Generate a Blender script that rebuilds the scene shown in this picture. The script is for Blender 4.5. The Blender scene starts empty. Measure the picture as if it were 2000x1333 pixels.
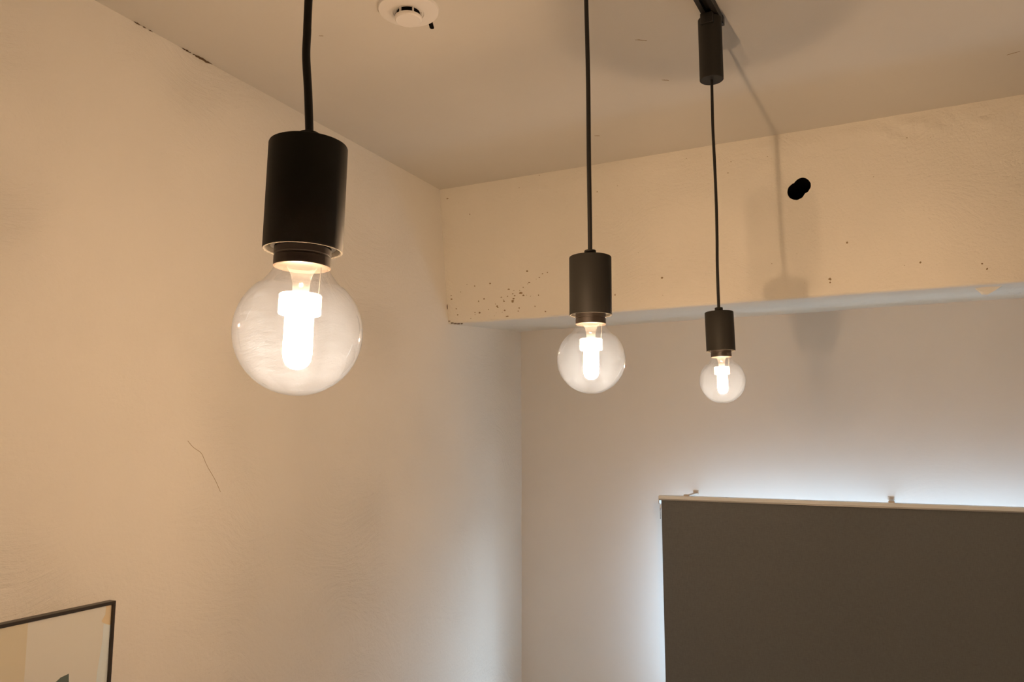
import bpy, bmesh, math, random
from mathutils import Vector, Matrix, noise
random.seed(7)
S = bpy.context.scene
COL = S.collection

# ------------------------------------------------------------------ camera
CAMP = (1.5123, 0.0, 1.5)
PITCH, YAW = math.radians(7.1438), math.radians(26.02)
cd = bpy.data.cameras.new('camera'); cam = bpy.data.objects.new('camera', cd); COL.objects.link(cam)
cd.sensor_fit = 'HORIZONTAL'; cd.sensor_width = 36.0; cd.lens = 36.0 * 1504 / 2000
cam.location = CAMP; cam.rotation_euler = (math.pi / 2 + PITCH, 0, YAW)
cd.clip_start = 0.02; cd.clip_end = 100
S.camera = cam

# ------------------------------------------------------------------ world and daylight
w = bpy.data.worlds.new('world'); S.world = w; w.use_nodes = True
bg = w.node_tree.nodes['Background']
bg.inputs[1].default_value = 20.0   # overcast daylight, duller ground below the horizon
wt = w.node_tree; wtc = wt.nodes.new('ShaderNodeTexCoord'); wsx = wt.nodes.new('ShaderNodeSeparateXYZ'); wmr = wt.nodes.new('ShaderNodeMapRange')
wmr.inputs[1].default_value = -0.12; wmr.inputs[2].default_value = 0.12
wmx = wt.nodes.new('ShaderNodeMix'); wmx.data_type = 'RGBA'
wmx.inputs[6].default_value = (0.15, 0.19, 0.23, 1); wmx.inputs[7].default_value = (0.62, 0.80, 1.0, 1)
wt.links.new(wtc.outputs['Generated'], wsx.inputs[0]); wt.links.new(wsx.outputs[2], wmr.inputs[0])
wt.links.new(wmr.outputs[0], wmx.inputs[0]); wt.links.new(wmx.outputs[2], bg.inputs[0])
WX0, WX1, WZ0, WZ1 = 0.700, 2.46, 0.35, 1.238      # the window opening behind the blind
BACK_Y = 3.1953
al = bpy.data.lights.new('window_portal', 'AREA'); al.shape = 'RECTANGLE'
al.size = WX1 - WX0; al.size_y = WZ1 - WZ0; al.cycles.is_portal = True
po = bpy.data.objects.new('window_portal', al); COL.objects.link(po)
po.location = ((WX0 + WX1) / 2, BACK_Y + 0.075, (WZ0 + WZ1) / 2); po.rotation_euler = (-math.pi / 2, 0, 0)
FILAMENT = 15800.0
LAMP_RGB = (1.0, 0.655, 0.385)
S.view_settings.view_transform = 'Standard'; S.view_settings.look = 'None'
S.view_settings.gamma = 1.0; S.view_settings.use_curve_mapping = False
S.view_settings.exposure = 0.0

# ------------------------------------------------------------------ materials
def mat(name, rgb, rough=0.6, metal=0.0, spec=0.5):
    m = bpy.data.materials.new(name); m.use_nodes = True
    b = m.node_tree.nodes['Principled BSDF']
    b.inputs['Base Color'].default_value = (*rgb, 1); b.inputs['Roughness'].default_value = rough
    b.inputs['Metallic'].default_value = metal; b.inputs['Specular IOR Level'].default_value = spec
    return m

def plaster(name, rgb, fine=0.5, trowel=0.5, scale=1.0, mottling=0.04, depth=1.0):
    m = mat(name, rgb, 0.85, 0, 0.25); nt = m.node_tree; N = nt.nodes; L = nt.links
    b = N['Principled BSDF']
    tc = N.new('ShaderNodeTexCoord')
    n1 = N.new('ShaderNodeTexNoise'); n1.inputs['Scale'].default_value = 95 * scale; n1.inputs['Detail'].default_value = 5
    n1.inputs['Roughness'].default_value = 0.62
    # curved trowel strokes: noise stretched along circles of a warped field
    mp = N.new('ShaderNodeMapping'); mp.inputs['Rotation'].default_value = (0.5, 0.35, 0.9); mp.inputs['Scale'].default_value = (11, 11, 46)
    n0 = N.new('ShaderNodeTexNoise'); n0.inputs['Scale'].default_value = 2.4; n0.inputs['Detail'].default_value = 1
    mx = N.new('ShaderNodeMix'); mx.data_type = 'RGBA'; mx.blend_type = 'ADD'; mx.inputs[0].default_value = 0.5
    L.new(tc.outputs['Object'], n0.inputs['Vector'])
    L.new(tc.outputs['Object'], mx.inputs[6]); L.new(n0.outputs['Color'], mx.inputs[7])
    L.new(mx.outputs[2], mp.inputs['Vector'])
    n2 = N.new('ShaderNodeTexNoise'); n2.inputs['Scale'].default_value = 1.0 * scale; n2.inputs['Detail'].default_value = 7; n2.inputs['Roughness'].default_value = 0.68
    L.new(mp.outputs[0], n2.inputs['Vector'])
    L.new(tc.outputs['Object'], n1.inputs['Vector'])
    # patches where strokes are deep, patches where the wall is smooth
    n3 = N.new('ShaderNodeTexNoise'); n3.inputs['Scale'].default_value = 2.2; n3.inputs['Detail'].default_value = 2
    L.new(tc.outputs['Object'], n3.inputs['Vector'])
    r3 = N.new('ShaderNodeMapRange'); r3.inputs[1].default_value = 0.4; r3.inputs[2].default_value = 0.62
    r3.inputs[3].default_value = 0.15; r3.inputs[4].default_value = 1.0
    L.new(n3.outputs['Fac'], r3.inputs[0])
    ml = N.new('ShaderNodeMath'); ml.operation = 'MULTIPLY'; L.new(n2.outputs['Fac'], ml.inputs[0]); L.new(r3.outputs[0], ml.inputs[1])
    b1 = N.new('ShaderNodeBump'); b1.inputs['Strength'].default_value = fine; b1.inputs['Distance'].default_value = 0.0012 * depth
    b2 = N.new('ShaderNodeBump'); b2.inputs['Strength'].default_value = trowel; b2.inputs['Distance'].default_value = 0.006 * depth
    L.new(n1.outputs['Fac'], b1.inputs['Height']); L.new(ml.outputs[0], b2.inputs['Height'])
    L.new(b1.outputs[0], b2.inputs['Normal']); L.new(b2.outputs[0], b.inputs['Normal'])
    n4 = N.new('ShaderNodeTexNoise'); n4.inputs['Scale'].default_value = 3.5; n4.inputs['Detail'].default_value = 4
    L.new(tc.outputs['Object'], n4.inputs['Vector'])
    cr = N.new('ShaderNodeMix'); cr.data_type = 'RGBA'
    cr.inputs[6].default_value = (*[c * (1 - mottling) for c in rgb], 1); cr.inputs[7].default_value = (*[min(1, c * (1 + mottling)) for c in rgb], 1)
    L.new(n4.outputs['Fac'], cr.inputs[0]); L.new(cr.outputs[2], b.inputs['Base Color'])
    return m

def glassy(name, rough, tint, haze=0.0, ior=1.45, hazecol=(1, 1, 1), streaks=False):
    """thin-shell glass: clear, with Fresnel reflection and an optional haze imitating lamp glare"""
    m = bpy.data.materials.new(name); m.use_nodes = True; nt = m.node_tree; N = nt.nodes; L = nt.links
    N.remove(N['Principled BSDF']); out = N['Material Output']
    t = N.new('ShaderNodeBsdfTransparent'); t.inputs[0].default_value = (*tint, 1)
    g = N.new('ShaderNodeBsdfGlossy'); g.inputs['Roughness'].default_value = rough
    fr = N.new('ShaderNodeFresnel'); fr.inputs['IOR'].default_value = ior
    # two-sided thin shell: use the front-facing normal whichever side is hit
    mx = N.new('ShaderNodeMixShader'); L.new(fr.outputs[0], mx.inputs[0]); L.new(t.outputs[0], mx.inputs[1]); L.new(g.outputs[0], mx.inputs[2])
    geo = N.new('ShaderNodeNewGeometry')
    iv = N.new('ShaderNodeMath'); iv.operation = 'DIVIDE'; iv.inputs[0].default_value = 1.0; iv.inputs[1].default_value = ior
    sel = N.new('ShaderNodeMix'); sel.data_type = 'FLOAT'; sel.inputs[2].default_value = ior; sel.inputs[3].default_value = 1 / ior
    L.new(geo.outputs['Backfacing'], sel.inputs[0])
    # Fresnel node already inverts the IOR on back faces; feed it the inverse there so both sides act alike
    L.new(sel.outputs[0], fr.inputs['IOR'])
    N.remove(iv)
    if haze > 0:
        d = N.new('ShaderNodeBsdfTranslucent'); d.inputs[0].default_value = (*hazecol, 1)
        d2 = N.new('ShaderNodeBsdfDiffuse'); d2.inputs[0].default_value = (*hazecol, 1)
        dm = N.new('ShaderNodeMixShader'); dm.inputs[0].default_value = 0.5; L.new(d.outputs[0], dm.inputs[1]); L.new(d2.outputs[0], dm.inputs[2])
        hm = N.new('ShaderNodeMixShader'); hm.inputs[0].default_value = haze
        if streaks:
            tc = N.new('ShaderNodeTexCoord'); mp = N.new('ShaderNodeMapping'); mp.inputs['Scale'].default_value = (90, 90, 420)
            nn = N.new('ShaderNodeTexNoise'); nn.inputs['Scale'].default_value = 1.0; nn.inputs['Detail'].default_value = 4
            rr = N.new('ShaderNodeMapRange'); rr.inputs[1].default_value = 0.35; rr.inputs[2].default_value = 0.75
            rr.inputs[3].default_value = haze * 0.85; rr.inputs[4].default_value = haze * 1.8
            L.new(tc.outputs['Object'], mp.inputs[0]); L.new(mp.outputs[0], nn.inputs['Vector']); L.new(nn.outputs['Fac'], rr.inputs[0])
            lw = N.new('ShaderNodeLayerWeight'); lw.inputs[0].default_value = 0.35
            fm = N.new('ShaderNodeMapRange'); fm.inputs[3].default_value = 1.7; fm.inputs[4].default_value = 0.1  # more haze face-on, imitating glow inside the bulb
            L.new(lw.outputs['Facing'], fm.inputs[0])
            hmul = N.new('ShaderNodeMath'); hmul.operation = 'MULTIPLY'; L.new(rr.outputs[0], hmul.inputs[0]); L.new(fm.outputs[0], hmul.inputs[1])
            L.new(hmul.outputs[0], hm.inputs[0])
        L.new(mx.outputs[0], hm.inputs[1]); L.new(dm.outputs[0], hm.inputs[2]); L.new(hm.outputs[0], out.inputs[0])
    else:
        L.new(mx.outputs[0], out.inputs[0])
    return m

M = {}
M['wall'] = plaster('wall_plaster', (0.80, 0.775, 0.72), 1.0, 1.0)
M['ceil'] = plaster('ceiling_paint', (0.67, 0.645, 0.59), 0.25, 0.25)
M['smooth'] = plaster('smooth_wall_paint', (0.79, 0.77, 0.73), 0.25, 0.12)
M['beam'] = plaster('beam_plaster', (0.87, 0.84, 0.76), 1.0, 0.55, 1.3, 0.05, 2.0)
M['other'] = plaster('grey_brown_wall_paint', (0.36, 0.32, 0.27), 0.25, 0.12)
M['floor'] = mat('floor_boards', (0.32, 0.22, 0.13), 0.5)
M['black'] = mat('black_satin_metal', (0.030, 0.0285, 0.025), 0.55, 0, 0.16)
M['blackp'] = mat('black_plastic', (0.02, 0.018, 0.016), 0.5)
M['cord'] = mat('black_cord', (0.012, 0.011, 0.010), 0.6)
M['collar'] = mat('bulb_collar', (0.035, 0.026, 0.02), 0.45)
M['alu'] = mat('grey_metal_ring', (0.42, 0.42, 0.42), 0.35, 0.6)
M['hole'] = mat('dark_hole', (0.004, 0.0035, 0.003), 0.95, 0, 0.05)
M['stain'] = mat('brown_stain', (0.36, 0.27, 0.16), 0.9, 0, 0.1)
M['dark_stain'] = mat('dark_gap_stain', (0.13, 0.085, 0.05), 0.9, 0, 0.1)
M['stainl'] = mat('pale_brown_stain', (0.36, 0.26, 0.15), 0.9, 0, 0.1)
M['whitep'] = mat('white_plastic', (0.80, 0.78, 0.75), 0.45)
M['ivory'] = mat('ivory_metal', (0.80, 0.83, 0.84), 0.4)
M['bracket'] = mat('tan_bracket_metal', (0.50, 0.42, 0.34), 0.4)
M['glass'] = glassy('bulb_glass', 0.02, (0.955, 0.95, 0.945), 0.0037, 1.5, (0.47, 0.66, 1.0), True)  # bluish haze colour imitates the whitened glare of the lamp
M['stem'] = glassy('stem_glass', 0.05, (0.95, 0.95, 0.95), 0.12, 1.4)
M['tube'] = glassy('frosted_bloom_tube', 0.2, (0.98, 0.98, 0.98), 0.06, 1.2)
M['cup'] = glassy('frosted_cup', 0.2, (0.98, 0.98, 0.98), 0.22, 1.2)
M['pane'] = glassy('window_glass', 0.0, (0.96, 0.98, 0.97), 0, 1.5)
M['wood'] = mat('dark_frame_wood', (0.03, 0.022, 0.016), 0.4)

m = bpy.data.materials.new('glowing_filament'); m.use_nodes = True; nt = m.node_tree
nt.nodes.remove(nt.nodes['Principled BSDF']); e = nt.nodes.new('ShaderNodeEmission')
e.inputs[0].default_value = (*LAMP_RGB, 1); e.inputs[1].default_value = FILAMENT
nt.links.new(e.outputs[0], nt.nodes['Material Output'].inputs[0]); M['filament'] = m

# woven blind cloth
m = mat('brown_woven_blind', (0.075, 0.058, 0.040), 0.9, 0, 0.1); nt = m.node_tree; N = nt.nodes; L = nt.links
tc = N.new('ShaderNodeTexCoord'); mp = N.new('ShaderNodeMapping'); mp.inputs['Scale'].default_value = (60, 60, 900)
n1 = N.new('ShaderNodeTexNoise'); n1.inputs['Scale'].default_value = 1; n1.inputs['Detail'].default_value = 3
mp2 = N.new('ShaderNodeMapping'); mp2.inputs['Scale'].default_value = (700, 60, 60)
n2 = N.new('ShaderNodeTexNoise'); n2.inputs['Scale'].default_value = 1; n2.inputs['Detail'].default_value = 3
L.new(tc.outputs['Object'], mp.inputs[0]); L.new(tc.outputs['Object'], mp2.inputs[0]); L.new(mp.outputs[0], n1.inputs['Vector']); L.new(mp2.outputs[0], n2.inputs['Vector'])
ad = N.new('ShaderNodeMath'); ad.operation = 'ADD'; L.new(n1.outputs['Fac'], ad.inputs[0]); L.new(n2.outputs['Fac'], ad.inputs[1])
rg = N.new('ShaderNodeMapRange'); rg.inputs[1].default_value = 0.7; rg.inputs[2].default_value = 1.3
L.new(ad.outputs[0], rg.inputs[0])
mc = N.new('ShaderNodeMix'); mc.data_type = 'RGBA'; mc.inputs[6].default_value = (0.140, 0.146, 0.145, 1); mc.inputs[7].default_value = (0.172, 0.180, 0.180, 1)
L.new(rg.outputs[0], mc.inputs[0]); L.new(mc.outputs[2], N['Principled BSDF'].inputs['Base Color'])
bp = N.new('ShaderNodeBump'); bp.inputs['Strength'].default_value = 0.4; bp.inputs['Distance'].default_value = 0.0006
L.new(ad.outputs[0], bp.inputs['Height']); L.new(bp.outputs[0], N['Principled BSDF'].inputs['Normal'])
M['blind'] = m
M['backing'] = mat('white_blind_backing', (0.42, 0.44, 0.46), 0.8)

# ------------------------------------------------------------------ helpers
def obj(name, bm, m, parent=None, smooth=False, loc=None):
    me = bpy.data.meshes.new(name)
    bmesh.ops.recalc_face_normals(bm, faces=bm.faces)
    bm.to_mesh(me); bm.free()
    if smooth:
        for p in me.polygons: p.use_smooth = True
        if smooth != 'all':
            me.set_sharp_from_angle(angle=math.radians(smooth if smooth is not True else 40))
    for mm in (m if isinstance(m, (list, tuple)) else [m]): me.materials.append(mm)
    o = bpy.data.objects.new(name, me); COL.objects.link(o)
    if parent is not None:
        o.parent = parent
    if loc is not None: o.location = loc
    return o

def empty(name, loc, label, cat, group=None):
    o = bpy.data.objects.new(name, None); COL.objects.link(o); o.location = loc; o.empty_display_size = 0.05
    o['label'] = label; o['category'] = cat
    if group: o['group'] = group
    return o

def struct(o, label=None):
    o['kind'] = 'structure'
    if label: o['label'] = label
    return o

def box(bm, lo, hi, bevel=0.0, seg=2):
    r = bmesh.ops.create_cube(bm, size=1.0)
    vs = r['verts']
    for v in vs:
        v.co = Vector([(lo[i] + hi[i]) / 2 + v.co[i] * (hi[i] - lo[i]) for i in range(3)])
    if bevel > 0:
        es = list({e for v in vs for e in v.link_edges})
        bmesh.ops.bevel(bm, geom=es, offset=bevel, segments=seg, affect='EDGES', profile=0.5)

def lathe(bm, prof, n=48, T=None, closed=False):
    """profile of (r, z) turned about Z; r = 0 ends are closed to a point; closed joins last to first"""
    rings = []
    for r, z in prof:
        if r < 1e-7:
            rings.append([bm.verts.new((0, 0, z))])
        else:
            rings.append([bm.verts.new((r * math.cos(2 * math.pi * k / n), r * math.sin(2 * math.pi * k / n), z)) for k in range(n)])
    pairs = list(zip(rings[:-1], rings[1:]))
    if closed: pairs.append((rings[-1], rings[0]))
    for a, b in pairs:
        if len(a) == 1 and len(b) == 1: continue
        for k in range(n):
            k2 = (k + 1) % n
            if len(a) == 1: bm.faces.new((a[0], b[k], b[k2]))
            elif len(b) == 1: bm.faces.new((a[k], a[k2], b[0]))
            else: bm.faces.new((a[k], a[k2], b[k2], b[k]))
    if T is not None:
        bmesh.ops.transform(bm, matrix=T, verts=[v for rg_ in rings for v in rg_])

def tube(bm, pts, r, n=12):
    pts = [Vector(p) for p in pts]; rings = []
    for i, p in enumerate(pts):
        t = (pts[min(i + 1, len(pts) - 1)] - pts[max(i - 1, 0)]).normalized()
        a = t.cross(Vector((0, 1, 0.01))).normalized()
        if a.length < 0.1: a = t.cross(Vector((1, 0, 0))).normalized()
        b = t.cross(a)
        rings.append([bm.verts.new(p + r * (a * math.cos(2 * math.pi * k / n) + b * math.sin(2 * math.pi * k / n))) for k in range(n)])
    for a, b in zip(rings[:-1], rings[1:]):
        for k in range(n):
            bm.faces.new((a[k], a[(k + 1) % n], b[(k + 1) % n], b[k]))
    bm.faces.new(rings[0]); bm.faces.new(rings[-1])

def catmull(P, k=8):
    P = [Vector(p) for p in P]; Q = [2 * P[0] - P[1]] + P + [2 * P[-1] - P[-2]]; out = []
    for i in range(1, len(Q) - 2):
        for j in range(k):
            t = j / k
            out.append(0.5 * ((2 * Q[i]) + (-Q[i - 1] + Q[i + 1]) * t + (2 * Q[i - 1] - 5 * Q[i] + 4 * Q[i + 1] - Q[i + 2]) * t * t + (-Q[i - 1] + 3 * Q[i] - 3 * Q[i + 1] + Q[i + 2]) * t ** 3))
    out.append(P[-1]); return out

# ------------------------------------------------------------------ room shell
RX, RY0, H = 3.5, -2.6, 2.45
bm = bmesh.new(); box(bm, (-0.15, RY0 - 0.15, -0.1), (RX + 0.15, BACK_Y + 0.2, 0)); struct(obj('floor', bm, M['floor']))
bm = bmesh.new(); box(bm, (-0.15, RY0 - 0.15, H), (RX + 0.15, BACK_Y + 0.2, H + 0.12))
ceiling = struct(obj('ceiling', bm, M['ceil']), 'painted plaster ceiling lit by the pendant lamps')

# left wall: gently uneven plaster, denser where the camera sees it
bm = bmesh.new()
ny, nz = 190, 90
grid = []
for i in range(ny + 1):
    y = RY0 + (BACK_Y + 0.02 - RY0) * i / ny; row = []
    for j in range(nz + 1):
        z = -0.02 + (H + 0.03) * j / nz
        d = 0.0035 * noise.noise(Vector((y * 1.6, z * 1.6, 3.1))) + 0.0015 * noise.noise(Vector((y * 6, z * 6, 9.7)))
        row.append(bm.verts.new((d, y, z)))
    grid.append(row)
for i in range(ny):
    for j in range(nz):
        bm.faces.new((grid[i][j], grid[i + 1][j], grid[i + 1][j + 1], grid[i][j + 1]))
# thickness
bd = [grid[i][0] for i in range(ny + 1)] + [grid[ny][j] for j in range(1, nz + 1)] + [grid[i][nz] for i in range(ny - 1, -1, -1)] + [grid[0][j] for j in range(nz - 1, 0, -1)]
bk = [bm.verts.new((-0.15, v.co.y, v.co.z)) for v in bd]
for k in range(len(bd)):
    k2 = (k + 1) % len(bd); bm.faces.new((bd[k], bd[k2], bk[k2], bk[k]))
bm.faces.new(bk)
wall_left = struct(obj('wall_left', bm, M['wall'], smooth=30), 'long left plaster wall with trowel marks')

bm = bmesh.new(); y0, y1 = BACK_Y, BACK_Y + 0.06
box(bm, (-0.15, y0, 0), (WX0, y1, H)); box(bm, (WX1, y0, 0), (RX + 0.15, y1, H))
box(bm, (WX0, y0, WZ1), (WX1, y1, H)); box(bm, (WX0, y0, 0), (WX1, y1, WZ0))
struct(obj('wall_back', bm, M['smooth']), 'smooth painted far wall around the window')
bm = bmesh.new(); box(bm, (RX, RY0 - 0.15, 0), (RX + 0.15, BACK_Y, H)); struct(obj('wall_right', bm, M['other']))
bm = bmesh.new(); box(bm, (0, RY0 - 0.15, 0), (RX, RY0, H)); struct(obj('wall_front', bm, M['other']))

# window behind the blind
bm = bmesh.new()
fy0, fy1 = y0 + 0.025, y0 + 0.05
for lo, hi in (((WX0, fy0, WZ0), (WX0 + 0.022, fy1, WZ1)), ((WX1 - 0.022, fy0, WZ0), (WX1, fy1, WZ1)),
               ((WX0 + 0.022, fy0, WZ1 - 0.022), (WX1 - 0.022, fy1, WZ1)), ((WX0 + 0.022, fy0, WZ0), (WX1 - 0.022, fy1, WZ0 + 0.022)),
               (((WX0 + WX1) / 2 - 0.025, fy0, WZ0 + 0.022), ((WX0 + WX1) / 2 + 0.025, fy1, WZ1 - 0.022))):
    box(bm, lo, hi, 0.003)
win = struct(obj('window_1', bm, M['whitep']))
for a, b in ((WX0 + 0.022, (WX0 + WX1) / 2 - 0.025), ((WX0 + WX1) / 2 + 0.025, WX1 - 0.022)):
    bm = bmesh.new(); yy = (fy0 + fy1) / 2
    bm.faces.new([bm.verts.new(v) for v in ((a, yy, WZ0 + 0.022), (b, yy, WZ0 + 0.022), (b, yy, WZ1 - 0.022), (a, yy, WZ1 - 0.022))])
    obj('window_pane', bm, M['pane'], win)

# ------------------------------------------------------------------ ceiling beam (rough cast, leaning face, broken lower edge)
def beam_profile():
    P = []
    yt, zt, yb, zb = 2.462, H + 0.02, 2.5335, 1.9335
    n = 44
    for k in range(n + 1):
        t = k / n; P.append((yt + (yb - yt) * t, zt + (zb + 0.012 - zt) * t))
    for k in range(1, 6):                                  # rounded lower edge
        a = math.pi / 2 * k / 6
        P.append((yb + 0.012 * (1 - math.cos(a)), zb + 0.012 * (1 - math.sin(a))))
    n2 = 22; ye, ze = BACK_Y + 0.01, 1.9885
    for k in range(n2 + 1):
        t = k / n2; P.append((yb + 0.012 + (ye - yb - 0.012) * t, zb + (ze - zb) * t))
    return P
PROF = beam_profile()
NX = 420; bm = bmesh.new(); rows = []
for i in range(NX + 1):
    x = -0.02 + (RX + 0.04) * i / NX; row = []
    for (y, z) in PROF:
        q = Vector((x, y, z))
        d = 0.0028 * noise.noise(q * 2.2) + 0.0014 * noise.noise(q * 9) + 0.0014 * noise.noise(q * 26)
        top = max(0, 1 - abs(z - (2.405 + 0.012 * noise.noise(Vector((x * 5, 0, 0))))) / 0.045)
        rightness = 0.35 + 0.65 * min(1, max(0, (x - 0.9) / 0.8))
        d += top * rightness * (0.004 + 0.012 * noise.noise(Vector((x * 16, z * 30, 2.0))) + 0.006 * noise.noise(Vector((x * 50, z * 60, 5.0))))
        low = max(0, 1 - abs(z - 1.94) / 0.03) * max(0, 1 - abs(y - 2.54) / 0.04)
        d += low * 0.0035 * noise.noise(Vector((x * 22, z * 20, 4.0)))
        if y > 2.56:
            row.append(bm.verts.new((x, y, z - d)))
        else:
            row.append(bm.verts.new((x, y - d, z - low * 0.004 * noise.noise(Vector((x * 7, 1.3, 8.0))))))
    rows.append(row)
for i in range(NX):
    for j in range(len(PROF) - 1):
        bm.faces.new((rows[i][j], rows[i][j + 1], rows[i + 1][j + 1], rows[i + 1][j]))
tb = [bm.verts.new((r[0].co.x, BACK_Y + 0.01, H + 0.02)) for r in rows]
for i in range(NX):
    bm.faces.new((rows[i][0], rows[i + 1][0], tb[i + 1], tb[i])); bm.faces.new((rows[i][-1], tb[i], tb[i + 1], rows[i + 1][-1]))
bm.faces.new(rows[0] + [tb[0]]); bm.faces.new(rows[-1] + [tb[-1]])
beam = obj('trim_1', bm, [M['beam'], M['hole']], smooth=35); struct(beam, 'rough cream concrete beam across the room below the ceiling')
# cored hole made of two overlapping bores: cut through the plaster face
for (hx, hz, hr) in ((1.2880, 2.2660, 0.0268), (1.3058, 2.2800, 0.0255)):
    cb = bmesh.new()
    prof = [(0, 0), (hr, 0), (hr, 0.5), (0, 0.5)]
    lathe(cb, prof, 36, Matrix.Translation((hx, 2.40, hz)) @ Matrix.Rotation(-math.pi / 2, 4, 'X'))
    for v in cb.verts:
        a = math.atan2(v.co.z - hz, v.co.x - hx); k = 1 + 0.05 * noise.noise(Vector((math.cos(a) * 3, math.sin(a) * 3, hx * 9)))
        v.co.x = hx + (v.co.x - hx) * k; v.co.z = hz + (v.co.z - hz) * k
    cut = obj('cut', cb, M['hole'])
    md = beam.modifiers.new('b', 'BOOLEAN'); md.operation = 'DIFFERENCE'; md.solver = 'EXACT'; md.object = cut
    dg = bpy.context.evaluated_depsgraph_get(); me = bpy.data.meshes.new_from_object(beam.evaluated_get(dg))
    beam.modifiers.clear(); old = beam.data; beam.data = me; bpy.data.meshes.remove(old)
    me_c = cut.data; bpy.data.objects.remove(cut); bpy.data.meshes.remove(me_c)
beam.data.materials.clear(); beam.data.materials.append(M['beam']); beam.data.materials.append(M['hole'])
for p in beam.data.polygons:
    c = p.center
    inside = 1.25 < c.x < 1.34 and 2.23 < c.z < 2.315
    p.material_index = 1 if inside and (abs(p.normal.y) < 0.5 or c.y > 2.7) else 0
beam.data.name = 'trim_1'

def beam_face_y(z):
    return 2.462 + (2.5335 - 2.462) * (2.47 - z) / (2.47 - 1.9455)

def blob(bm, c, u, v, n, ru, rv, t=0.0008, k=9, seed=0):
    """irregular low flake lying on a surface"""
    rnd = random.Random(seed); c = Vector(c); u = Vector(u); v = Vector(v); n = Vector(n)
    rim = [bm.verts.new(c + u * ru * math.cos(2 * math.pi * i / k) * rnd.uniform(.55, 1.15) + v * rv * math.sin(2 * math.pi * i / k) * rnd.uniform(.55, 1.15) - n * t) for i in range(k)]
    top = bm.verts.new(c + n * t)
    for i in range(k): bm.faces.new((rim[i], rim[(i + 1) % k], top))

# pitting on the beam face: small brown pits, thickest at the lower left
bm = bmesh.new(); bl = bmesh.new(); rnd = random.Random(5)
def beam_spot(bm_, x, z, r, s, asp=1.0):
    y = beam_face_y(z)
    q = Vector((x, y, z)); d = 0.0028 * noise.noise(q * 2.2) + 0.0014 * noise.noise(q * 9) + 0.0014 * noise.noise(q * 26)
    blob(bm_, (x, y - d - 0.0006, z), (1, 0, 0), (0, 0.136, -1), (0, -1, 0), r * asp, r, 0.0012, 9, s)
for i, (x, z, r) in enumerate([(0.8467, 2.0356, .0055), (1.4246, 2.0915, .005), (1.6184, 2.0113, .004), (1.7736, 1.9926, .004), (1.7849, 1.9767, .004), (1.3705, 1.9855, .006), (1.37, 1.975, .004)]):
    beam_spot(bm, x, z, r, i)
for i in range(46):
    x = 0.02 + abs(rnd.gauss(0, 0.26)); z = 1.945 + abs(rnd.gauss(0, 0.05)) + 0.02 * rnd.random()
    beam_spot(bm if rnd.random() < .15 else bl, x, z, rnd.uniform(.0015, .005), 100 + i, rnd.uniform(.7, 2.2))
for i in range(14):
    t = i / 13; beam_spot(bl, 0.22 + 0.20 * t + rnd.uniform(-.01, .01), 1.995 + 0.10 * t + rnd.uniform(-.01, .01), rnd.uniform(.0015, .0035), 200 + i, 1.8)
for i in range(40):
    beam_spot(bl, rnd.uniform(0.03, 1.95), 2.40 + rnd.gauss(0, .022), rnd.uniform(.001, .003), 300 + i, rnd.uniform(1, 3))
for i in range(16):
    beam_spot(bl, rnd.uniform(0.5, 2.0), rnd.uniform(1.95, 2.3), rnd.uniform(.001, .0022), 400 + i)
o = obj('pitting', bm, M['stain'], beam); o['kind'] = 'stuff'; o['label'] = 'small dark brown pits in the beam plaster'
o = obj('pitting', bl, M['stainl'], beam); o['kind'] = 'stuff'; o['label'] = 'faint pale brown flecks in the beam plaster'
# broken arris at the left end of the beam
bm = bmesh.new()
for i, (x, dz, rr) in enumerate([(0.006, 0.008, .010), (0.018, -.0005, .009), (0.032, -0.004, .010), (0.047, -0.006, .010), (0.06, -.006, .007)]):
    blob(bm, (x, 2.5345, 1.937 + dz), (1, 0, 0), (0, 0.6, -0.8), (0, -0.8, -0.6), rr, 0.0028, 0.002, 9, 600 + i)
blob(bm, (0.004, 2.520, 2.0), (1, 0, 0), (0, 0.1, -1), (0, -1, 0), .0022, .012, 0.002, 9, 650)
obj('chipped_edge', bm, M['dark_stain'], beam)['label'] = 'dark chipped lower corner of the beam'
# lump of fresh plaster under the beam, right
bm = bmesh.new()
pts = [(1.757, 2.60, 1.9375), (1.835, 2.60, 1.9415), (1.776, 2.615, 1.918), (1.790, 2.612, 1.9155), (1.760, 2.66, 1.948), (1.832, 2.66, 1.949), (1.805, 2.64, 1.928)]
vs = [bm.verts.new(p) for p in pts]; bmesh.ops.convex_hull(bm, input=vs)
obj('plaster_lump', bm, M['beam'], beam)['label'] = 'cream flake of plaster broken loose under the beam'

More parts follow.
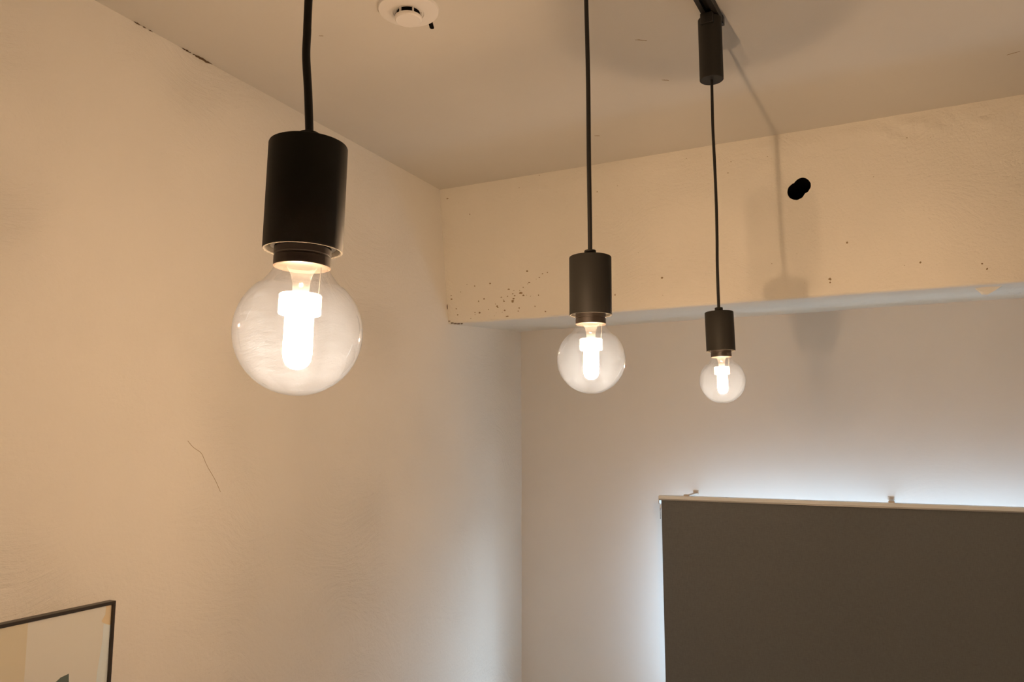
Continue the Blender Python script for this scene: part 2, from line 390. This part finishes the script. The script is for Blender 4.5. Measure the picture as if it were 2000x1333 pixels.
# gaps and scuffs at the ceiling
def sliver(name, a, b, wd, m_, parent, label, n=(0, 0, -1), seg=10, seed=1, off=0.0015):
    bm = bmesh.new(); a = Vector(a); b = Vector(b); n = Vector(n); t = (b - a); s = t.cross(n).normalized(); rnd = random.Random(seed)
    up, lo, mid = [], [], []
    for i in range(seg + 1):
        f = i / seg; h = wd * (0.25 + 0.75 * math.sin(math.pi * min(1, max(0.03, f)))) * rnd.uniform(.4, 1.1); c = a + t * f + s * rnd.uniform(-.3, .3) * wd
        up.append(bm.verts.new(c + s * h)); lo.append(bm.verts.new(c - s * h)); mid.append(bm.verts.new(c + n * off))
    for i in range(seg):
        bm.faces.new((up[i], up[i + 1], mid[i + 1], mid[i])); bm.faces.new((mid[i], mid[i + 1], lo[i + 1], lo[i]))
    o = obj(name, bm, m_, parent); o['label'] = label; return o
for (ya, yb, wd, sd) in ((1.245, 1.272, .0022, 1), (1.277, 1.338, .0034, 2), (1.11, 1.128, .0018, 3), (1.134, 1.142, .0018, 4), (1.150, 1.160, .0015, 5)):
    sliver('crack', (0.0065, ya, H - 0.0045), (0.0065, yb, H - 0.0045), wd, M['dark_stain'], ceiling, 'dark gap between left wall and ceiling', n=(0.7, 0, -0.7), seed=sd, off=0.002)
sliver('paint_scuff', (1.012, 1.700, H - .0003), (1.036, 1.716, H - .0003), .0022, M['stain'], ceiling, 'short dark scuff on the ceiling', seed=8, off=.0008)
sliver('paint_scuff', (1.014, 1.935, H - .0003), (1.030, 1.946, H - .0003), .0025, M['stainl'], ceiling, 'faint brown scuff on the ceiling', seed=9, off=.0008)
sliver('paint_scuff', (0.720, 2.218, H - .0003), (0.736, 2.226, H - .0003), .0025, M['stain'], ceiling, 'small dark scuff on the ceiling left of middle cord', seed=10, off=.0008)
sliver('paint_scuff', (0.341, 1.352, H - .0003), (0.350, 1.357, H - .0003), .0018, M['stainl'], ceiling, 'tiny brown speck on the ceiling', seed=11, off=.0008)
sliver('paint_scuff', (1.825, 2.18, H - .0003), (1.852, 2.172, H - .0003), .0022, M['stainl'], ceiling, 'faint scuff near the right end of ceiling', seed=12, off=.0008)
# hairline crack in the left wall
bm = bmesh.new(); cp = [(0, 1.330, 1.492), (0, 1.348, 1.476), (0, 1.372, 1.462), (0, 1.386, 1.440), (0, 1.396, 1.425), (0, 1.412, 1.405), (0, 1.424, 1.388), (0, 1.438, 1.365)]
def wall_d(y, z): return 0.0035 * noise.noise(Vector((y * 1.6, z * 1.6, 3.1))) + 0.0015 * noise.noise(Vector((y * 6, z * 6, 9.7)))
tube(bm, [(wall_d(p[1], p[2]) - 0.0001, p[1], p[2]) for p in catmull(cp, 5)], 0.0006, 6)
obj('crack', bm, M['stainl'], wall_left)['label'] = 'hairline crack in the left wall plaster'

# slot beside the smoke detector
bm = bmesh.new(); ring = []
for k in range(20):
    a = 2 * math.pi * k / 20; sx = 0.0052 * math.cos(a); sy = 0.0052 * math.sin(a) + (0.017 if math.sin(a) > 0 else -0.010)
    ring.append((sx, sy))
rt = Matrix.Rotation(YAW * 0.9, 2)
loop = [bm.verts.new((0.6085 + (rt @ Vector(p)).x, 1.4235 + (rt @ Vector(p)).y, H - 0.0006)) for p in ring]
loop2 = [bm.verts.new((v.co.x, v.co.y, H + 0.002)) for v in loop]
bm.faces.new(loop)
for k in range(20): bm.faces.new((loop[k], loop[(k + 1) % 20], loop2[(k + 1) % 20], loop2[k]))
obj('screw_slot', bm, M['hole'], ceiling)['label'] = 'dark slot hole in the ceiling beside the smoke detector'

# ------------------------------------------------------------------ smoke detector
sd = empty('smoke_detector', (0.5975, 1.348, H), 'round white smoke detector on the ceiling left of the middle lamp cord', 'smoke detector')
bm = bmesh.new(); lathe(bm, [(0.0, 0.0), (0.0675, 0.0), (0.0675, -0.004), (0.0660, -0.0065), (0.056, -0.0085), (0.042, -0.0105), (0.0345, -0.0112), (0.0335, -0.0095), (0.0, -0.0095)], 64); obj('base_plate', bm, M['whitep'], sd, smooth=35)
bm = bmesh.new(); lathe(bm, [(0.0, -0.0096), (0.0255, -0.0096), (0.0255, -0.021), (0.0, -0.021)], 48); obj('sensor_core', bm, M['hole'], sd, smooth=35)['label'] = 'dark sensing chamber'
bm = bmesh.new(); lathe(bm, [(0.0, -0.0205), (0.0295, -0.0205), (0.0305, -0.0220), (0.0300, -0.0265), (0.0275, -0.0290), (0.0, -0.0300)], 56); obj('cap', bm, M['whitep'], sd, smooth=35)
for k in range(6):
    a = math.radians(60 * k) + YAW - math.pi / 2 + math.radians(28)
    bm = bmesh.new(); box(bm, (0.0255, -0.0014, -0.0215), (0.0300, 0.0014, -0.0095), 0.0003, 1)
    bmesh.ops.rotate(bm, verts=bm.verts, matrix=Matrix.Rotation(a, 3, 'Z')); obj('rib', bm, M['whitep'], sd)

# ------------------------------------------------------------------ ceiling track
A = Vector((1.062, -1.35)); B = Vector((1.2055, 1.692))
u = (B - A).normalized(); nrm = Vector((u.y, -u.x))
tr = empty('lighting_track', ((A.x + B.x) / 2, (A.y + B.y) / 2, H), 'black lighting track on the ceiling holding the pendant cords', 'lighting track')
TRM = Matrix.Rotation(math.atan2(u.y, u.x) - math.pi / 2, 4, 'Z')
def trk(bm, name, m_, **k):
    bmesh.ops.transform(bm, matrix=TRM, verts=bm.verts); return obj(name, bm, m_, tr, **k)
hl = (B - A).length / 2
bm = bmesh.new(); sec = [(-.017, 0), (.017, 0), (.017, -.018), (.007, -.018), (.007, -.005), (-.007, -.005), (-.007, -.018), (-.017, -.018)]
e0 = [bm.verts.new((x, -hl, z)) for x, z in sec]; e1 = [bm.verts.new((x, hl - 0.012, z)) for x, z in sec]
bm.faces.new(e0); bm.faces.new(e1)
for k in range(8): bm.faces.new((e0[k], e0[(k + 1) % 8], e1[(k + 1) % 8], e1[k]))
trk(bm, 'rail', M['blackp'])
bm = bmesh.new(); box(bm, (-.018, hl - 0.012, -.0195), (.018, hl + 0.004, 0), 0.001); trk(bm, 'end_cap', M['blackp'])

# ------------------------------------------------------------------ pendant lamps
RIGHT = Vector((math.cos(YAW), math.sin(YAW), 0))
def bulb_profile():
    R = 0.0475; P = [(0.0203, 0.0520), (0.0205, 0.0490), (0.0222, 0.0455), (0.0258, 0.0405), (0.0303, 0.0352)]
    a0 = math.radians(46)
    for k in range(25):
        a = a0 - (a0 + math.pi / 2) * k / 24
        P.append((max(0.0, R * math.cos(a)) if k < 24 else 0.0, R * math.sin(a)))
    return P
def pendant(x, y, zb, offs, tilt, label, spin, k_=1.0):
    """offs: (z, sideways metres) knots of the cord; tilt leans the head about the bulb centre"""
    root = empty('pendant_lamp', (x, y, zb), label, 'pendant lamp', 'bare bulb pendant lamps on the track')
    T = Matrix.Scale(k_, 4) @ Matrix.Rotation(tilt, 4, Vector((-math.sin(YAW), math.cos(YAW), 0)))       # leans to camera right for positive tilt
    def part(name, prof, m_, n=56, parent=root, sm=35, closed=False):
        bm = bmesh.new(); lathe(bm, prof, n, T, closed); return obj(name, bm, m_, parent, smooth=sm)
    # socket shell: open cup
    part('socket', [(0.0060, 0.1465), (0.0285, 0.1465), (0.0294, 0.1460), (0.0298, 0.1450), (0.0298, 0.0632), (0.0294, 0.0625), (0.0284, 0.0625), (0.0278, 0.0632), (0.0278, 0.0800), (0.0060, 0.0800)], M['black'], 72, closed=True)
    part('cord_grip', [(0.0038, 0.1560), (0.0078, 0.1560), (0.0084, 0.1552), (0.0084, 0.1462), (0.0038, 0.1462)], M['black'], 32, closed=True)
    part('socket_ring', [(0.0212, 0.0650), (0.0238, 0.0650), (0.0245, 0.0656), (0.0245, 0.0800), (0.0212, 0.0800)], M['alu'], 48, closed=True)['label'] = 'grey inner ring'
    # cord
    tv = T @ Vector((0, 0, 0.156)); pts = [tv - (T @ Vector((0, 0, 0.004))), tv]
    for z, s in offs: pts.append(RIGHT * s + Vector((0, 0, z - zb)))
    bm = bmesh.new(); tube(bm, catmull(pts, 8), 0.00325 * k_, 12); obj('cord', bm, M['cord'], root, smooth=50)
    # plug in the track
    s = offs[-1][1]; c = RIGHT * s; TP = Matrix.Translation((c.x, c.y, 0))
    z0, z1 = 2.286 - zb, 2.429 - zb
    bm = bmesh.new(); lathe(bm, [(0, z0 + 0.0005), (0.0225, z0 + 0.0005), (0.0245, z0), (0.0258, z0 + 0.0012), (0.0258, z1 - 0.0012), (0.0245, z1), (0, z1)], 56, TP)
    plug = obj('track_plug', bm, M['black'], root, smooth=35)
    bm = bmesh.new(); box(bm, (-0.014, -0.030, z1 - 0.022), (0.014, 0.034, H - zb - 0.0182), 0.0015)
    bmesh.ops.transform(bm, matrix=TP @ TRM, verts=bm.verts); obj('adapter', bm, M['blackp'], plug)
    # bulb
    bulb = part('bulb', bulb_profile(), M['glass'], 72, sm='all')
    part('bulb_collar', [(0.0, 0.0505), (0.0203, 0.0495), (0.0213, 0.0500), (0.0213, 0.0572), (0.0208, 0.0578), (0.0208, 0.0586), (0.0213, 0.0592), (0.0212, 0.0640), (0.0190, 0.0650), (0.0190, 0.0790), (0.0, 0.0790)], M['collar'], 56, bulb)
    part('stem', [(0.0115, 0.0500), (0.0080, 0.0440), (0.0065, 0.0370), (0.0060, 0.0290), (0.0, 0.0285)], M['stem'], 28, bulb, 'all')
    part('reflector_cup', [(0.0, 0.0290), (0.0150, 0.0290), (0.0158, 0.0282), (0.0158, 0.0142), (0.0150, 0.0134), (0.0118, 0.0134)], M['cup'], 40, bulb)
    part('bloom_tube', [(0.0108, 0.0134), (0.0108, -0.0160), (0.0100, -0.0210), (0.0078, -0.0250), (0.0042, -0.0274), (0.0, -0.0280)], M['tube'], 32, bulb, 'all')  # frosted tube added to imitate bloom around the filaments
    for k in range(4):
        a = spin + math.pi / 2 * k; bm = bmesh.new(); px, py = 0.0020 * math.cos(a), 0.0020 * math.sin(a)
        tube(bm, [T @ Vector((px, py, -0.0060)), T @ Vector((px * 1.15, py * 1.15, -0.014)), T @ Vector((px, py, -0.0220))], 0.00085, 6)
        obj('filament', bm, M['filament'], bulb)
    bm = bmesh.new(); wv = [(0.0150, -0.002, 0.0500), (0.0148, -0.002, 0.040), (0.0140, -0.001, 0.0292)]
    tube(bm, [T @ (Matrix.Rotation(YAW, 3, 'Z') @ Vector(p)) for p in wv], 0.0004, 6); obj('lead_wire', bm, M['alu'], bulb)
    return root
pendant(1.1405, 0.4180, 1.5735, [(1.752, 0.0009), (1.7798, -.0014), (1.8, -.0013), (1.8243, -0.0012), (2.05, 0.001), (2.286, 0.0)], math.radians(1.15),
        'black pendant lamp with clear globe bulb, nearest and largest of the three, at left', 0.3, 0.94)
pendant(1.1647, 0.9486, 1.6012, [(1.8109, .0006), (1.8825, .0004), (1.9701, .0008), (2.0445, .0003), (2.1049, -.0004), (2.286, -.001)], math.radians(0.2),
        'black pendant lamp with clear globe bulb, middle one of three, in front of the beam', 1.1, 0.94)
pendant(1.1998, 1.6517, 1.6189, [(1.8656, -.0027), (1.93, -.0012), (2.0017, -.0004), (2.0939, -.0010), (2.1757, -.0022), (2.2763, -.0012), (2.286, -.0012)], math.radians(-1.0),
        'black pendant lamp farthest away and smallest, its track plug visible at the ceiling', 0.7)

# ------------------------------------------------------------------ roller blind
BY = BACK_Y - 0.17; X0, X1 = 0.682, 2.24; ZR = 1.2775
rb = empty('roller_blind', ((X0 + X1) / 2, BACK_Y, ZR), 'dark brown roller blind with pale top rail covering the far window', 'roller blind')
inv = Matrix.Translation((-(X0 + X1) / 2, -BACK_Y, -ZR))
def bpart(name, bm, m_, parent=rb, **k):
    bmesh.ops.transform(bm, matrix=inv, verts=bm.verts); return obj(name, bm, m_, parent, **k)
bm = bmesh.new(); box(bm, (X0, BY - 0.022, ZR - 0.016), (X1, BY + 0.014, ZR - 0.003), 0.002); rail = bpart('head_rail', bm, M['ivory'])
rail['label'] = 'pale ivory metal head rail'
bm = bmesh.new(); box(bm, (X0 + 0.004, BY - 0.0225, ZR - 0.0205), (X1, BY - 0.0185, ZR - 0.0155), 0.0008); bpart('rail_lip', bm, M['alu'], rail)
bm = bmesh.new(); y0_, y1_ = BY - 0.0165, BY - 0.0155; X0f = X0 + 0.011
n = 40
fr_, bk_ = [], []
for i in range(n + 1):
    x = X0f + (X1 - 0.01 - X0f) * i / n
    fr_.append([bm.verts.new((x, y0_ + 0.0012 * math.sin(x * 3.1 + z_ * 2), z_)) for z_ in (0.42, 0.7, 1.0, ZR - 0.014)])
    bk_.append([bm.verts.new((v.co.x, v.co.y + 0.0010, v.co.z)) for v in fr_[-1]])
for i in range(n):
    for j in range(3):
        f_ = bm.faces.new((fr_[i][j], fr_[i + 1][j], fr_[i + 1][j + 1], fr_[i][j + 1])); f_.material_index = 0
        f_ = bm.faces.new((bk_[i][j], bk_[i][j + 1], bk_[i + 1][j + 1], bk_[i + 1][j])); f_.material_index = 1
for j in range(3):
    bm.faces.new((fr_[0][j], fr_[0][j + 1], bk_[0][j + 1], bk_[0][j])); bm.faces.new((fr_[n][j], bk_[n][j], bk_[n][j + 1], fr_[n][j + 1]))
for i in range(n):
    bm.faces.new((fr_[i][0], bk_[i][0], bk_[i + 1][0], fr_[i + 1][0])); bm.faces.new((fr_[i][3], fr_[i + 1][3], bk_[i + 1][3], bk_[i][3]))
bpart('fabric', bm, [M['blind'], M['backing']])['label'] = 'dark brown woven cloth, grey on the window side'
bm = bmesh.new(); box(bm, (X0f, BY - 0.024, 0.400), (X1 - 0.01, BY - 0.008, 0.424), 0.004); bpart('bottom_bar', bm, M['ivory'])
for bx in (0.788, 1.502, 2.15):
    bm = bmesh.new()
    box(bm, (bx - 0.008, BY - 0.004, ZR - 0.0035), (bx + 0.008, BACK_Y + 0.002, ZR - 0.0005), 0.0006, 1)
    box(bm, (bx - 0.012, BACK_Y - 0.003, ZR - 0.006), (bx + 0.010, BACK_Y + 0.002, ZR + 0.007), 0.0008, 1)
    br = bpart('bracket', bm, M['bracket'])
    bm = bmesh.new(); box(bm, (bx - 0.010, BY - 0.006, ZR - 0.0045), (bx + 0.010, BY + 0.012, ZR + 0.003), 0.001, 1); bpart('clip', bm, M['bracket'], br)
# left end: cheek plate, clear chain guard, pulley
bm = bmesh.new(); box(bm, (X0 + 0.0005, BY - 0.024, ZR - 0.036), (X0 + 0.0035, BY + 0.012, ZR - 0.0045), 0.001, 1); bpart('end_plate', bm, M['ivory'])
bm = bmesh.new(); lathe(bm, [(0, 0), (0.011, 0), (0.013, .0012), (0.013, .0018), (0.010, .003), (0.010, .005), (0.013, .0062), (0.013, .007), (0, .007)], 28,
    Matrix.Translation((X0 + 0.0035, BY - 0.006, ZR - 0.048)) @ Matrix.Rotation(math.pi / 2, 4, 'Y')); bpart('pulley', bm, M['whitep'], smooth=35)
bm = bmesh.new()
for k in range(9):
    bmesh.ops.create_uvsphere(bm, u_segments=8, v_segments=6, radius=0.0022, matrix=Matrix.Translation((X0 + 0.007, BY - 0.0195, ZR - 0.052 - 0.0048 * k)))
bpart('bead_chain', bm, M['alu'], smooth='all')

# ------------------------------------------------------------------ framed picture on the left wall
FY0, FY1, FZ0, FZ1, FT = 0.44, 1.1443, 0.62, 1.158, 0.024
pf = empty('picture_frame', (0, (FY0 + FY1) / 2, FZ0), 'thin dark framed picture hanging low on the left wall', 'picture')
inv2 = Matrix.Translation((0, -(FY0 + FY1) / 2, -FZ0))
def fpart(name, bm, m_, parent=pf, **k):
    bmesh.ops.transform(bm, matrix=inv2, verts=bm.verts); return obj(name, bm, m_, parent, **k)
fw_ = 0.0065
for lo, hi in (((0.004, FY0, FZ1 - fw_), (FT, FY1, FZ1)), ((0.004, FY0, FZ0), (FT, FY1, FZ0 + fw_)),
               ((0.004, FY0, FZ0 + fw_), (FT, FY0 + fw_, FZ1 - fw_)), ((0.004, FY1 - fw_, FZ0 + fw_), (FT, FY1, FZ1 - fw_))):
    bm = bmesh.new(); box(bm, lo, hi, 0.0006, 1); fpart('frame_bar', bm, M['wood'])
def flat(bm, pts, x): bm.faces.new([bm.verts.new((x, p[0], p[1])) for p in pts])
bm = bmesh.new(); box(bm, (0.006, FY0 + fw_, FZ0 + fw_), (0.0185, FY1 - fw_, FZ1 - fw_)); 
mp_ = mat('cream_panel', (0.86, 0.83, 0.80), 0.5); prt = fpart('print', bm, mp_)  # cream panel behind the glass, carrying flat coloured shapes
mw = mat('panel_pale_blue_white', (0.84, 0.92, 1.0), 0.5); mt = mat('panel_tan', (0.85, 0.70, 0.50), 0.5); mg = mat('panel_teal', (0.13, 0.17, 0.16), 0.5)
mo = mat('panel_ochre', (0.82, 0.74, 0.60), 0.5)
bm = bmesh.new(); flat(bm, [(1.100, .63), (1.1377, .63), (1.1377, 1.109), (1.122, 1.116), (1.1215, 1.08), (1.114, 1.02)], 0.0188); fpart('panel_shape', bm, mw, prt)['label'] = 'pale blue white band on the panel'
bm = bmesh.new(); flat(bm, [(1.1377, 1.109), (1.1377, 1.1514), (1.1255, 1.1514), (1.1245, 1.133), (1.1165, 1.121), (1.122, 1.116)], 0.0189); fpart('panel_shape', bm, mt, prt)['label'] = 'tan corner shape on the panel'
bm = bmesh.new(); flat(bm, [(0.93, .90), (1.06, .90), (1.052, 1.034), (1.035, 1.031), (0.97, 0.99)], 0.0189); fpart('panel_shape', bm, mg, prt)['label'] = 'dark teal shape at the bottom of the panel'
bm = bmesh.new(); flat(bm, [(FY0 + fw_, .63), (0.965, .63), (0.962, 1.1514), (FY0 + fw_, 1.1514)], 0.0187); fpart('panel_shape', bm, mo, prt)['label'] = 'ochre cream left side of the panel'
bm = bmesh.new(); flat(bm, [(FY0 + fw_, FZ0 + fw_), (FY1 - fw_, FZ0 + fw_), (FY1 - fw_, FZ1 - fw_), (FY0 + fw_, FZ1 - fw_)], 0.0215); fpart('glass', bm, M['pane'])
